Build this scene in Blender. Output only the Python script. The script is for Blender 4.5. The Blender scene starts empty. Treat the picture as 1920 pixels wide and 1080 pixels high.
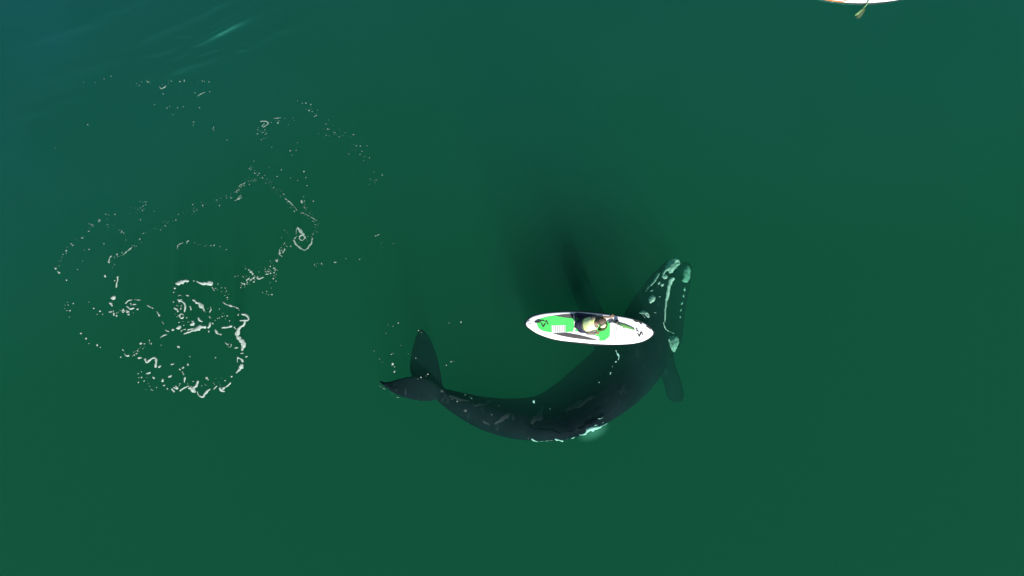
import bpy, bmesh, math, random
from mathutils import Vector, Matrix, noise
from mathutils.bvhtree import BVHTree

S = bpy.context.scene
R = math.radians
random.seed(7)

# ------------------------------------------------------------------ camera
CAM_H = 24.0
PXM = 72.0                      # photo pixels per metre at the water line
cd = bpy.data.cameras.new('camera')
cd.sensor_width = 36.0
cd.lens = 36.0 * CAM_H / (1920 / PXM)
cd.clip_end = 3000
cam = bpy.data.objects.new('camera', cd)
S.collection.objects.link(cam)
cam.location = (0, 0, CAM_H)
cam.rotation_euler = (0, 0, 0)
S.camera = cam

# ------------------------------------------------------------------ light
SUN_EL, SUN_AZ = 42.0, 163.0    # azimuth clockwise from +Y (top of the picture)
w = bpy.data.worlds.new('World')
S.world = w
w.use_nodes = True
nt = w.node_tree
bg = nt.nodes['Background']
sky = nt.nodes.new('ShaderNodeTexSky')
sky.sky_type = 'NISHITA'
sky.sun_disc = False
sky.sun_elevation = R(SUN_EL)
sky.sun_rotation = R(SUN_AZ)
nt.links.new(sky.outputs[0], bg.inputs[0])
bg.inputs[1].default_value = 0.06
sd = bpy.data.lights.new('sun', 'SUN')
sd.energy = 5.0
sd.angle = R(3.0)
sd.color = (1.0, 0.96, 0.9)
sun = bpy.data.objects.new('sun', sd)
S.collection.objects.link(sun)
dv = Vector((math.sin(R(SUN_AZ)) * math.cos(R(SUN_EL)), math.cos(R(SUN_AZ)) * math.cos(R(SUN_EL)), math.sin(R(SUN_EL))))
sun.rotation_euler = dv.to_track_quat('Z', 'Y').to_euler()
S.view_settings.view_transform = 'Standard'
S.view_settings.look = 'None'
S.view_settings.exposure = 0.8
S.view_settings.gamma = 1.0
S.cycles.use_denoising = True
S.cycles.volume_bounces = 3
S.cycles.max_bounces = 8
S.cycles.transparent_max_bounces = 8
S.cycles.use_adaptive_sampling = False
S.cycles.sample_clamp_indirect = 4.0


# ------------------------------------------------------------------ helpers
def P(px, py, z=0.0):
    """photo pixel -> world point at height z"""
    s = (CAM_H - z) / CAM_H / PXM
    return Vector(((px - 960) * s, -(py - 540) * s, z))


def tag(o, label=None, cat=None, group=None, kind=None):
    if label: o['label'] = label
    if cat: o['category'] = cat
    if group: o['group'] = group
    if kind: o['kind'] = kind
    return o


def empty(name, loc):
    o = bpy.data.objects.new(name, None)
    S.collection.objects.link(o)
    o.location = loc
    o.empty_display_size = 0.2
    return o


def link(name, bm, mat, parent=None, smooth=True, base=None):
    """bm holds world coordinates; the object's origin goes to its parent's (or to base)"""
    off = Vector((0, 0, 0))
    p = parent
    while p is not None:
        off += p.location
        p = p.parent
    if base is not None:
        off += Vector(base)
    bmesh.ops.translate(bm, verts=bm.verts, vec=-off)
    me = bpy.data.meshes.new(name)
    bm.to_mesh(me)
    bm.free()
    for f in me.polygons:
        f.use_smooth = smooth
    me.materials.append(mat)
    o = bpy.data.objects.new(name, me)
    S.collection.objects.link(o)
    if parent is not None:
        o.parent = parent
    elif base is not None:
        o.location = base
    return o


def mat(name, col, rough=0.6, noise_amt=0.0, nscale=8.0, bump=0.0, spec=0.5, col2=None, detail=4.0):
    m = bpy.data.materials.new(name)
    m.use_nodes = True
    t = m.node_tree
    b = t.nodes['Principled BSDF']
    b.inputs['Base Color'].default_value = (*col, 1)
    b.inputs['Roughness'].default_value = rough
    b.inputs['Specular IOR Level'].default_value = spec
    if noise_amt or bump or col2:
        tc = t.nodes.new('ShaderNodeTexCoord')
        nz = t.nodes.new('ShaderNodeTexNoise')
        nz.inputs['Scale'].default_value = nscale
        nz.inputs['Detail'].default_value = detail
        t.links.new(tc.outputs['Object'], nz.inputs['Vector'])
        cr = t.nodes.new('ShaderNodeValToRGB')
        c2 = col2 or tuple(c * (1 - noise_amt) for c in col)
        cr.color_ramp.elements[0].position = 0.35
        cr.color_ramp.elements[1].position = 0.65
        cr.color_ramp.elements[0].color = (*c2, 1)
        cr.color_ramp.elements[1].color = (*col, 1)
        t.links.new(nz.outputs['Fac'], cr.inputs['Fac'])
        t.links.new(cr.outputs['Color'], b.inputs['Base Color'])
        if bump:
            bp = t.nodes.new('ShaderNodeBump')
            bp.inputs['Strength'].default_value = bump
            bp.inputs['Distance'].default_value = 0.02
            t.links.new(nz.outputs['Fac'], bp.inputs['Height'])
            t.links.new(bp.outputs['Normal'], b.inputs['Normal'])
    return m


def catmull(pts, n):
    out = []
    m = len(pts)
    for i in range(m - 1):
        p0, p1, p2, p3 = pts[max(i - 1, 0)], pts[i], pts[i + 1], pts[min(i + 2, m - 1)]
        for k in range(n):
            t = k / n
            out.append(tuple(0.5 * (2 * b + (c - a) * t + (2 * a - 5 * b + 4 * c - d) * t * t + (3 * b - a - 3 * c + d) * t ** 3)
                             for a, b, c, d in zip(p0, p1, p2, p3)))
    out.append(tuple(pts[-1]))
    return out


def loft(bm, secs, nseg=20, nsub=5, power=1.0, roll=None):
    """secs: (ax, ay, bx, by, zc, hh): photo pixels of both edges, centre depth and half height"""
    fine = catmull(secs, nsub)
    rings = []
    for i_, (ax, ay, bx, by, zc, hh) in enumerate(fine):
        rl = roll(i_ / nsub) if roll else 0.0
        a, b = P(ax, ay, zc - rl), P(bx, by, zc + rl)
        c, h = (a + b) / 2, (b - a) / 2
        ring = []
        for k in range(nseg):
            t = 2 * math.pi * k / nseg
            ct, st = math.cos(t), math.sin(t)
            ct = math.copysign(abs(ct) ** power, ct)
            ring.append(bm.verts.new(c + h * ct + Vector((0, 0, hh * st))))
        rings.append(ring)
    for r0, r1 in zip(rings, rings[1:]):
        for k in range(nseg):
            bm.faces.new((r0[k], r0[(k + 1) % nseg], r1[(k + 1) % nseg], r1[k]))
    bm.faces.new(rings[0][::-1])
    bm.faces.new(rings[-1])
    return rings


def blob(bm, c, rx, ry, rot=0.0, h=0.02, nse=0.25, n=14, zf=None, seed=0.0):
    """low irregular dome lying on a surface; c world, zf(x, y) -> z"""
    cr, sr = math.cos(rot), math.sin(rot)
    rows = []
    zf = zf or (lambda x, y: c.z)
    top = bm.verts.new((c.x, c.y, zf(c.x, c.y) + h))
    for q, (f, hz) in enumerate(((0.5, 0.85), (0.85, 0.5), (1.0, 0.0))):
        ring = []
        for k in range(n):
            t = 2 * math.pi * k / n
            wob = 1 + nse * noise.noise(Vector((math.cos(t) * 1.3 + seed, math.sin(t) * 1.3 - seed, seed * 3.1))) * 1.6
            x = math.cos(t) * rx * f * wob
            y = math.sin(t) * ry * f * wob
            X, Y = c.x + x * cr - y * sr, c.y + x * sr + y * cr
            jit = h * 0.25 * noise.noise(Vector((X * 30, Y * 30, seed)))
            ring.append(bm.verts.new((X, Y, zf(X, Y) + h * hz + jit * (hz > 0))))
        rows.append(ring)
    for k in range(n):
        bm.faces.new((top, rows[0][k], rows[0][(k + 1) % n]))
        for r0, r1 in zip(rows, rows[1:]):
            bm.faces.new((r0[k], r1[k], r1[(k + 1) % n], r0[(k + 1) % n]))


def ribbon(bm, pts, widths, h=0.02, z=0.05, zf=None, nse=0.35, n=5, seed=0.0, nf=9.0):
    """pts world (x, y), widths in metres; a swept domed strip with an uneven edge"""
    if not isinstance(widths, (list, tuple)):
        widths = [widths * 0.55] + [widths] * (len(pts) - 2) + [widths * 0.5] if len(pts) > 2 else [widths, widths * 0.7]
    rows = catmull([(p[0], p[1], wd) for p, wd in zip(pts, widths)], n)
    zf = zf or (lambda x, y: z)
    prof = ((-1, 0), (-0.62, 0.7), (0, 1), (0.62, 0.7), (1, 0))
    last = None
    L = len(rows)
    for i, (x, y, wd) in enumerate(rows):
        a, b = rows[max(i - 1, 0)], rows[min(i + 1, L - 1)]
        d = Vector((b[0] - a[0], b[1] - a[1], 0))
        if d.length < 1e-6: d = Vector((1, 0, 0))
        d.normalize()
        nn = Vector((-d.y, d.x, 0))
        end = 1.0 if 0 < i < L - 1 else 0.25
        wl = wd / 2 * end * (1 + nse * 2 * noise.noise(Vector((x * nf, y * nf, seed))))
        wr = wd / 2 * end * (1 + nse * 2 * noise.noise(Vector((x * nf, y * nf, seed + 9))))
        sh = wd * 0.25 * noise.noise(Vector((x * 6, y * 6, seed + 20)))
        row = []
        for u, hz in prof:
            q = nn * (max(0.0, wl if u < 0 else wr) * u + sh)
            row.append(bm.verts.new((x + q.x, y + q.y, zf(x + q.x, y + q.y) + h * hz * end)))
        if last:
            for k in range(4):
                bm.faces.new((last[k], row[k], row[k + 1], last[k + 1]))
        last = row


# ------------------------------------------------------------------ materials
M_white = mat('white_gelcoat', (0.82, 0.83, 0.84), 0.25, noise_amt=0.05, nscale=3)
M_rail = mat('dark_rail', (0.012, 0.016, 0.02), 0.4)
M_green = mat('green_foam_pad', (0.05, 0.62, 0.10), 0.8, noise_amt=0.22, nscale=5, bump=0.2)
M_grey = mat('charcoal_panel', (0.055, 0.05, 0.055), 0.7, noise_amt=0.3, nscale=9)
M_grip = mat('ribbed_white', (0.62, 0.66, 0.64), 0.6)
M_ink = mat('black_print', (0.012, 0.014, 0.016), 0.5)
M_fade = mat('faded_print', (0.22, 0.21, 0.22), 0.6)
M_olive = mat('olive_fabric', (0.05, 0.075, 0.02), 0.8, noise_amt=0.3, nscale=20)
M_lime = mat('lime_fabric', (0.62, 0.80, 0.22), 0.75, noise_amt=0.0, nscale=10, col2=(0.90, 0.90, 0.62), bump=0.3)
M_navy = mat('navy_fabric', (0.012, 0.015, 0.05), 0.7, noise_amt=0.4, nscale=14, bump=0.3)
M_skin = mat('tanned_skin', (0.24, 0.16, 0.11), 0.55, noise_amt=0.12, nscale=16)
M_hair = mat('brown_hair', (0.045, 0.03, 0.02), 0.6, noise_amt=0.5, nscale=40, bump=0.5, col2=(0.13, 0.09, 0.055))
M_shaft = mat('carbon_shaft', (0.05, 0.06, 0.06), 0.35)
M_blade = mat('green_blade', (0.10, 0.32, 0.06), 0.4, noise_amt=0.2, nscale=30)
M_lightblade = mat('pale_green_blade', (0.13, 0.27, 0.10), 0.5, noise_amt=0.4, nscale=9)
M_orange = mat('orange_gelcoat', (0.60, 0.10, 0.008), 0.3, noise_amt=0.2, nscale=5)
M_foam = mat('sea_foam', (0.30, 0.38, 0.34), 0.9, noise_amt=0.35, nscale=14, bump=0.6)
M_wash = mat('white_water', (0.34, 0.78, 0.62), 0.8, noise_amt=0.3, nscale=16, bump=0.4)
_t = M_wash.node_tree
_mx = _t.nodes.new('ShaderNodeMixShader'); _mx.inputs[0].default_value = 0.35
_tr = _t.nodes.new('ShaderNodeBsdfTransparent')
_t.links.new(_t.nodes['Principled BSDF'].outputs[0], _mx.inputs[1]); _t.links.new(_tr.outputs[0], _mx.inputs[2])
_t.links.new(_mx.outputs[0], _t.nodes['Material Output'].inputs['Surface'])
M_taupe = mat('taupe_fabric', (0.15, 0.13, 0.115), 0.8, noise_amt=0.35, nscale=12, bump=0.3)
M_thin = mat('thin_sea_foam', (0.27, 0.36, 0.32), 0.9, noise_amt=0.35, nscale=14, bump=0.6)
_t = M_thin.node_tree
_mx = _t.nodes.new('ShaderNodeMixShader'); _mx.inputs[0].default_value = 0.3
_tr = _t.nodes.new('ShaderNodeBsdfTransparent')
_t.links.new(_t.nodes['Principled BSDF'].outputs[0], _mx.inputs[1]); _t.links.new(_tr.outputs[0], _mx.inputs[2])
_t.links.new(_mx.outputs[0], _t.nodes['Material Output'].inputs['Surface'])
M_callos = mat('callosity_skin', (0.62, 0.66, 0.60), 0.9, noise_amt=0.0, nscale=11, col2=(0.30, 0.34, 0.32), bump=0.8, detail=6)

# whale skin: near-black with faint paler scuffs and scars
M_whale = bpy.data.materials.new('whale_skin')
M_whale.use_nodes = True
t = M_whale.node_tree
b = t.nodes['Principled BSDF']
b.inputs['Roughness'].default_value = 0.7
b.inputs['Specular IOR Level'].default_value = 0.02
tc = t.nodes.new('ShaderNodeTexCoord')
n1 = t.nodes.new('ShaderNodeTexNoise'); n1.inputs['Scale'].default_value = 0.9; n1.inputs['Detail'].default_value = 5
n2 = t.nodes.new('ShaderNodeTexNoise'); n2.inputs['Scale'].default_value = 3.0; n2.inputs['Detail'].default_value = 6
mp = t.nodes.new('ShaderNodeMapping'); mp.inputs['Rotation'].default_value = (0, 0, R(35)); mp.inputs['Scale'].default_value = (3.2, 0.9, 1)
r1 = t.nodes.new('ShaderNodeValToRGB')
r1.color_ramp.elements[0].position = 0.35; r1.color_ramp.elements[0].color = (0.002, 0.005, 0.008, 1)
r1.color_ramp.elements[1].position = 0.72; r1.color_ramp.elements[1].color = (0.006, 0.012, 0.016, 1)
r2 = t.nodes.new('ShaderNodeValToRGB')
r2.color_ramp.elements[0].position = 0.63; r2.color_ramp.elements[0].color = (0, 0, 0, 1)
r2.color_ramp.elements[1].position = 0.74; r2.color_ramp.elements[1].color = (1, 1, 1, 1)
mx = t.nodes.new('ShaderNodeMixRGB'); mx.inputs['Color2'].default_value = (0.035, 0.045, 0.05, 1)
mm = t.nodes.new('ShaderNodeMath'); mm.operation = 'MULTIPLY'; mm.inputs[1].default_value = 0.6
t.links.new(tc.outputs['Object'], n1.inputs['Vector'])
t.links.new(tc.outputs['Object'], mp.inputs['Vector'])
t.links.new(mp.outputs[0], n2.inputs['Vector'])
t.links.new(n1.outputs['Fac'], r1.inputs['Fac'])
t.links.new(n2.outputs['Fac'], r2.inputs['Fac'])
t.links.new(r2.outputs['Color'], mm.inputs[0])
t.links.new(mm.outputs[0], mx.inputs['Fac'])
t.links.new(r1.outputs['Color'], mx.inputs['Color1'])
t.links.new(mx.outputs[0], b.inputs['Base Color'])

# ------------------------------------------------------------------ water
# murky green sea: one closed body of water that absorbs and scatters light
M_water = bpy.data.materials.new('sea_water')
M_water.use_nodes = True
t = M_water.node_tree
t.nodes.remove(t.nodes['Principled BSDF'])
out = t.nodes['Material Output']
SCA = (0.0072, 0.0430, 0.0305)        # scattering per metre
ABS = (0.39, 0.144, 0.215)         # absorption per metre
vs = t.nodes.new('ShaderNodeVolumeScatter')
dS = max(SCA); vs.inputs['Color'].default_value = (*[c / dS for c in SCA], 1); vs.inputs['Density'].default_value = dS
va = t.nodes.new('ShaderNodeVolumeAbsorption')
dA = max(ABS) * 1.05; va.inputs['Color'].default_value = (*[1 - c / dA for c in ABS], 1); va.inputs['Density'].default_value = dA
ad = t.nodes.new('ShaderNodeAddShader')
t.links.new(vs.outputs[0], ad.inputs[0]); t.links.new(va.outputs[0], ad.inputs[1])
t.links.new(ad.outputs[0], out.inputs['Volume'])
bm = bmesh.new()
bmesh.ops.create_cube(bm, size=1.0)
for v in bm.verts:
    v.co = Vector((v.co.x * 900, v.co.y * 900, 0.0 if v.co.z > 0 else -30.0))
tag(link('water', bm, M_water, smooth=False), 'murky deep green sea water around the whale and boards', kind='structure')

bm = bmesh.new()
bmesh.ops.create_grid(bm, x_segments=60, y_segments=60, size=450)
for v in bm.verts:
    v.co.z = -28.0 + 1.2 * noise.noise(v.co * 0.02)
M_bed = mat('silty_sea_bed', (0.10, 0.09, 0.06), 0.9, noise_amt=0.4, nscale=0.2)
tag(link('sea_bed', bm, M_bed), 'dark silty bottom far below the surface', kind='structure')

# rippled surface sheet; sky sheen painted in by a falloff mask and teal-tinted gloss
M_rip = bpy.data.materials.new('sheen_water_surface')
M_rip.use_nodes = True
t = M_rip.node_tree
t.nodes.remove(t.nodes['Principled BSDF'])
out = t.nodes['Material Output']
tc = t.nodes.new('ShaderNodeTexCoord')
tr = t.nodes.new('ShaderNodeBsdfTransparent')
gl = t.nodes.new('ShaderNodeBsdfGlossy'); gl.inputs['Roughness'].default_value = 0.22; gl.inputs['Color'].default_value = (0.15, 1.0, 0.76, 1)
at = t.nodes.new('ShaderNodeAttribute'); at.attribute_name = 'sky_sheen'
nz = t.nodes.new('ShaderNodeTexNoise'); nz.inputs['Scale'].default_value = 0.35; nz.inputs['Detail'].default_value = 3
mr = t.nodes.new('ShaderNodeMapRange'); mr.inputs[1].default_value = 0.3; mr.inputs[2].default_value = 0.7; mr.inputs[3].default_value = 0.8; mr.inputs[4].default_value = 1.15
m1 = t.nodes.new('ShaderNodeMath'); m1.operation = 'MULTIPLY'
mix = t.nodes.new('ShaderNodeMixShader')
t.links.new(tc.outputs['Object'], nz.inputs['Vector'])
t.links.new(nz.outputs['Fac'], mr.inputs[0])
t.links.new(at.outputs['Fac'], m1.inputs[0]); t.links.new(mr.outputs[0], m1.inputs[1])
t.links.new(m1.outputs[0], mix.inputs[0])
t.links.new(tr.outputs[0], mix.inputs[1]); t.links.new(gl.outputs[0], mix.inputs[2])
t.links.new(mix.outputs[0], out.inputs['Surface'])
wv = t.nodes.new('ShaderNodeTexNoise'); wv.inputs['Scale'].default_value = 3.0; wv.inputs['Detail'].default_value = 4
mp = t.nodes.new('ShaderNodeMapping'); mp.inputs['Rotation'].default_value = (0, 0, R(-22)); mp.inputs['Scale'].default_value = (0.35, 1.4, 1)
bp = t.nodes.new('ShaderNodeBump'); bp.inputs['Strength'].default_value = 0.35; bp.inputs['Distance'].default_value = 0.03
t.links.new(tc.outputs['Object'], mp.inputs['Vector']); t.links.new(mp.outputs[0], wv.inputs['Vector'])
t.links.new(wv.outputs['Fac'], bp.inputs['Height']); t.links.new(bp.outputs['Normal'], gl.inputs['Normal'])

SHEEN_AMT = 0.40
RIDGES = [  # px, py, length px, width px, angle (image, rising to the right), height m
    (372, 82, 30, 3.6, 22, 0.018), (388, 99, 36, 3.6, 20, 0.016), (415, 60, 30, 5.0, 28, 0.020), (350, 125, 60, 8, 18, 0.022), (440, 45, 55, 7, 30, 0.022), (300, 60, 50, 8, 22, 0.018), (400, 15, 50, 7, 25, 0.018), (520, 60, 50, 8, 24, 0.014), (310, 95, 40, 6, 16, 0.014),
    (345, 68, 10, 2.6, 5, 0.012), (455, 80, 10, 3, 30, 0.012), (452, 94, 12, 3, 15, 0.012), (500, 132, 14, 3, -10, 0.009),
    (330, 108, 60, 6, 20, 0.014), (420, 35, 60, 8, 30, 0.014), (376, 178, 9, 2.5, 30, 0.008), (50, 8, 12, 3, 10, 0.008),
    (300, 130, 70, 7, 18, 0.010), (480, 30, 50, 7, 26, 0.010), (6, 292, 10, 6, 30, 0.010), (415, 118, 8, 3, 40, 0.008), (120, 60, 80, 10, 15, 0.014), (200, 25, 80, 9, 20, 0.014), (150, 130, 90, 10, 14, 0.012), (90, 200, 80, 9, 20, 0.010)]
x0, x1, y0, y1, st = -2600, 3400, -2600, 780, 8
def sky_sheen(px, py):
    d = px * 0.78 + py * 1.36                      # falls off away from the upper-left corner
    a = max(0.0, 1 - max(d, -400) / 1050.0)
    b2 = max(0.0, 1 - (py + 60) / 520.0) * 0.38    # thin sheen along the far edge
    e = max(a ** 1.2, b2 if px > 0 else 0)
    fx = min(1.0, (px - x0) / 2200.0, (x1 - px) / 1400.0, (py - y0) / 2200.0)
    fx = max(0.0, fx)
    return SHEEN_AMT * min(e, 1.25) * fx * fx * (3 - 2 * fx)
bm = bmesh.new()
lay = bm.verts.layers.float.new('sky_sheen')
nx, ny = (x1 - x0) // st, (y1 - y0) // st
grid = []
# finer rows near the ripples
xs = sorted(set(list(range(x0, -40, 64)) + list(range(1960, x1 + 1, 64)) + list(range(-40, 1960, st)) + list(range(20, 600, 4))))
ys = sorted(set(list(range(y0, -40, 64)) + list(range(-40, y1 + 1, st)) + list(range(-10, 240, 2))))
for py in ys:
    row = []
    for px in xs:
        z = 0.025 + 0.003 * noise.noise(Vector((px * 0.01, py * 0.02, 3)))
        for rx, ry, ln, wd, an, hh in RIDGES:
            hh *= 1.25
            dx, dy = px - rx, -(py - ry)
            if abs(dx) > 3 * ln + 30 or abs(dy) > 3 * ln + 30: continue
            c, s = math.cos(R(an)), math.sin(R(an))
            u, v = dx * c + dy * s, -dx * s + dy * c
            v += 1.2 * math.sin(u * 0.09 + rx)
            g = math.exp(-(u / ln) ** 2 - (v / wd) ** 2)
            z += hh * g
        v = bm.verts.new(P(px, py, 0) + Vector((0, 0, z)))
        v[lay] = sky_sheen(px, py)
        row.append(v)
    grid.append(row)
for r0, r1 in zip(grid, grid[1:]):
    for k in range(len(r0) - 1):
        if max(r0[k][lay], r0[k + 1][lay], r1[k][lay], r1[k + 1][lay]) > 1e-4:
            bm.faces.new((r0[k], r1[k], r1[k + 1], r0[k + 1]))
bmesh.ops.delete(bm, geom=[v for v in bm.verts if not v.link_faces], context='VERTS')
tag(link('water_surface', bm, M_rip), 'rippled sea surface with a painted-in teal sky sheen at the upper left', kind='structure')

# ------------------------------------------------------------------ whale
WB = P(1100, 740, -1.2)
whale = empty('whale', WB)
tag(whale, 'big dark whale with pale callosities curving just under the surface', 'whale')
body_secs = [
    (829, 727, 818, 749, -0.50, 0.10), (840, 730, 830, 760, -0.58, 0.22), (872, 737, 858, 781, -0.70, 0.34),
    (915, 745, 902, 805, -0.82, 0.48), (965, 747, 955, 821, -0.92, 0.58), (1008, 741, 1012, 826, -0.98, 0.66),
    (1045, 717, 1070, 822, -1.06, 0.76), (1080, 687, 1130, 797, -1.20, 0.86), (1115, 655, 1181, 765, -1.33, 0.92),
    (1145, 627, 1222, 727, -1.62, 0.95), (1163, 603, 1246, 690, -1.68, 0.95), (1176, 580, 1255, 652, -1.73, 0.88),
    (1189, 560, 1252, 608, -1.75, 0.74), (1205, 538, 1252, 566, -1.75, 0.55), (1222, 517, 1258, 533, -1.74, 0.40),
    (1238, 499, 1269, 509, -1.73, 0.30), (1251, 488, 1268, 492, -1.73, 0.14)]
bm = bmesh.new()
loft(bm, body_secs, 28, 6, roll=lambda i: 0.62 * math.exp(-((i - 6.6) / 2.2) ** 2))
# right and left lower jaw, bowed outward below the narrow upper jaw
loft(bm, [(1232, 664, 1260, 668, -1.97, 0.35), (1238, 640, 1276, 645, -2.22, 0.48), (1243, 610, 1281, 615, -2.52, 0.52), (1248, 580, 1284, 584, -2.67, 0.5),
          (1252, 550, 1290, 552, -2.72, 0.45), (1260, 522, 1296, 524, -2.72, 0.38), (1272, 501, 1298, 503, -2.72, 0.28), (1281, 491, 1293, 492, -2.72, 0.12)], 18, 5)
loft(bm, [(1160, 612, 1200, 625, -1.85, 0.5), (1172, 585, 1215, 600, -1.91, 0.5), (1190, 556, 1230, 570, -1.94, 0.42),
          (1206, 534, 1240, 545, -1.94, 0.34), (1222, 514, 1250, 524, -1.91, 0.25), (1232, 506, 1246, 510, -1.91, 0.1)], 18, 5)
# flippers
loft(bm, [(1228, 700, 1262, 662, -1.73, 0.22), (1240, 708, 1268, 688, -1.76, 0.17), (1247, 728, 1277, 712, -1.83, 0.13),
          (1250, 744, 1282, 731, -1.91, 0.10), (1258, 752, 1283, 744, -1.96, 0.07), (1268, 755, 1280, 752, -1.99, 0.04)], 16, 5)
loft(bm, [(1118, 665, 1178, 610, -2.0, 0.25), (1098, 612, 1138, 590, -2.7, 0.18), (1076, 560, 1112, 540, -3.4, 0.14),
          (1055, 505, 1092, 498, -4.7, 0.11), (1050, 475, 1080, 470, -5.4, 0.08), (1056, 455, 1074, 452, -5.7, 0.05)], 16, 5)
# flukes: one blade lying towards the left near the surface, one rising in the picture and deeper
def fluke(secs):
    loft(bm, secs, 16, 5)
fluke([(842, 736, 829, 762, -0.52, 0.130), (812, 712, 822, 750, -0.50, 0.110), (790, 704, 800, 753, -0.44, 0.085), (766, 705, 776, 751, -0.36, 0.065),
       (745, 710, 751, 744, -0.25, 0.060), (724, 716, 730, 732, -0.14, 0.060), (708, 711, 710, 715, -0.04, 0.060)])
fluke([(804, 752, 840, 738, -0.52, 0.13), (782, 728, 831, 722, -0.58, 0.11), (768, 697, 827, 697, -0.72, 0.085), (769, 668, 821, 668, -0.86, 0.065),
       (775, 643, 812, 645, -1.0, 0.06), (780, 627, 804, 629, -1.12, 0.06), (787, 617, 794, 618, -1.2, 0.06)])
bmesh.ops.recalc_face_normals(bm, faces=bm.faces)
body = link('body', bm, M_whale, whale)
rm = body.modifiers.new('remesh', 'REMESH'); rm.mode = 'VOXEL'; rm.voxel_size = 0.035; rm.use_smooth_shade = True
sm = body.modifiers.new('smooth', 'SMOOTH'); sm.factor = 0.5; sm.iterations = 4
bpy.context.view_layer.update()
dg = bpy.context.evaluated_depsgraph_get()
me = bpy.data.meshes.new_from_object(body.evaluated_get(dg))
body.modifiers.clear()
old = body.data
body.data = me
me.name = 'body'
bpy.data.meshes.remove(old)
for f in me.polygons: f.use_smooth = True
if not me.materials: me.materials.append(M_whale)
bv = bmesh.new(); bv.from_mesh(me)
bmesh.ops.translate(bv, verts=bv.verts, vec=WB)
TREE = BVHTree.FromBMesh(bv)
bv.free()

def on_whale(zdef):
    def f(x, y):
        h = TREE.ray_cast(Vector((x, y, 2)), Vector((0, 0, -1)))
        return (h[0].z if h[0] is not None and h[0].z > zdef - 0.6 else zdef) + 0.004
    return f

# depth of each head patch matters for where it falls in the picture: iterate pixel -> point
def WP(px, py):
    z = -1.8
    for _ in range(4):
        q = P(px, py, z)
        h = TREE.ray_cast(Vector((q.x, q.y, 2)), Vector((0, 0, -1)))
        if h[0] is None: break
        z = h[0].z
    return P(px, py, z)

def Zh(zx, zy):      # 8.307x enlargement of the head, origin (1180, 470)
    return WP(1180 + zx / 8.307, 470 + zy / 8.307)
HM = 1 / 8.307 / PXM * 1.07
def call_ribbon(pts, ws, name='callosity', h=0.035, label=None):
    w_ = [Zh(*p) for p in pts]
    bm = bmesh.new()
    zd = sum(q.z for q in w_) / len(w_)
    ribbon(bm, [(q.x, q.y) for q in w_], [x * HM for x in ws], h, zf=on_whale(zd), n=8, nse=0.25, seed=pts[0][0])
    o = link(name, bm, M_callos, whale)
    if label: o['label'] = label
    return o
def lip(pts, ws):
    zz = -1.36
    w_ = [P(1180 + x / 8.307, 470 + y / 8.307, zz) for x, y in pts]
    bm = bmesh.new()
    ribbon(bm, [(q.x, q.y) for q in w_], [x * HM for x in ws], 0.05, zf=lambda x, y: max(on_whale(zz)(x, y), zz), n=8, nse=0.2, seed=4.0)
    low = [(v, v.co.copy()) for v in bm.verts]
    ext = bmesh.ops.extrude_edge_only(bm, edges=[e for e in bm.edges if e.is_boundary])
    for v in [g_ for g_ in ext['geom'] if isinstance(g_, bmesh.types.BMVert)]:
        v.co.z -= 0.35
    return link('lip_ridge', bm, M_callos, whale)
def call_blob(zx, zy, rx, ry, rot=0, h=0.04, n=22):
    c = Zh(zx, zy)
    bm = bmesh.new()
    blob(bm, c, rx * HM, ry * HM, R(rot), h, 0.25, n, on_whale(c.z), seed=zx * 0.01)
    return link('callosity', bm, M_callos, whale)
def call_patch(pts, name='callosity', h=0.04):
    w_ = [Zh(*p) for p in pts]
    c = sum(w_, Vector()) / len(w_)
    zf = on_whale(c.z)
    rim = catmull([(q.x, q.y) for q in w_ + [w_[0]]], 5)[:-1]
    bm = bmesh.new()
    top = bm.verts.new((c.x, c.y, zf(c.x, c.y) + h))
    rows = []
    for f in (0.2, 0.4, 0.6, 0.8, 0.93, 1.0):
        ring = []
        for x, y in rim:
            X, Y = c.x + (x - c.x) * f, c.y + (y - c.y) * f
            e = noise.noise(Vector((X * 17, Y * 17, 3))) * 0.03 * f
            X += e; Y -= e * 0.6
            hz = h * (1 - f ** 4) + 0.02 * noise.noise(Vector((X * 16, Y * 16, 7))) * (f < 1)
            ring.append(bm.verts.new((X, Y, zf(X, Y) + hz)))
        rows.append(ring)
    n = len(rim)
    for k in range(n):
        bm.faces.new((top, rows[0][k], rows[0][(k + 1) % n]))
        for r0, r1 in zip(rows, rows[1:]):
            bm.faces.new((r0[k], r1[k], r1[(k + 1) % n], r0[(k + 1) % n]))
    bmesh.ops.recalc_face_normals(bm, faces=bm.faces)
    return link(name, bm, M_callos, whale)
call_patch([(640, 140), (690, 122), (745, 138), (768, 180), (745, 240), (700, 290), (655, 350), (622, 350), (600, 315), (555, 300), (560, 245), (590, 190)], 'bonnet', 0.06)
call_ribbon([(675, 215), (655, 290), (635, 345)], [22, 34, 26])
call_ribbon([(560, 295), (535, 350), (515, 415)], [50, 40, 30])
call_blob(560, 405, 42, 34)
call_ribbon([(468, 345), (420, 420), (355, 510), (300, 570), (250, 640)], [22, 38, 32, 20, 8])
call_blob(460, 500, 30, 18, 50)
call_blob(512, 530, 26, 26)
call_blob(345, 622, 22, 9, 20)
call_blob(350, 748, 44, 66, -25)
call_patch([(150, 965), (185, 938), (250, 940), (295, 975), (315, 1030), (295, 1045), (262, 1020), (225, 985), (175, 985)])
call_ribbon([(205, 985), (245, 1050)], [10, 8])
call_blob(400, 965, 20, 5, 5)
call_blob(472, 715, 12, 10)
lip([(690, 415), (650, 470), (620, 560), (598, 680), (570, 810), (548, 940), (536, 1050), (533, 1110)], [40, 66, 56, 54, 44, 36, 32, 20])
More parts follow.
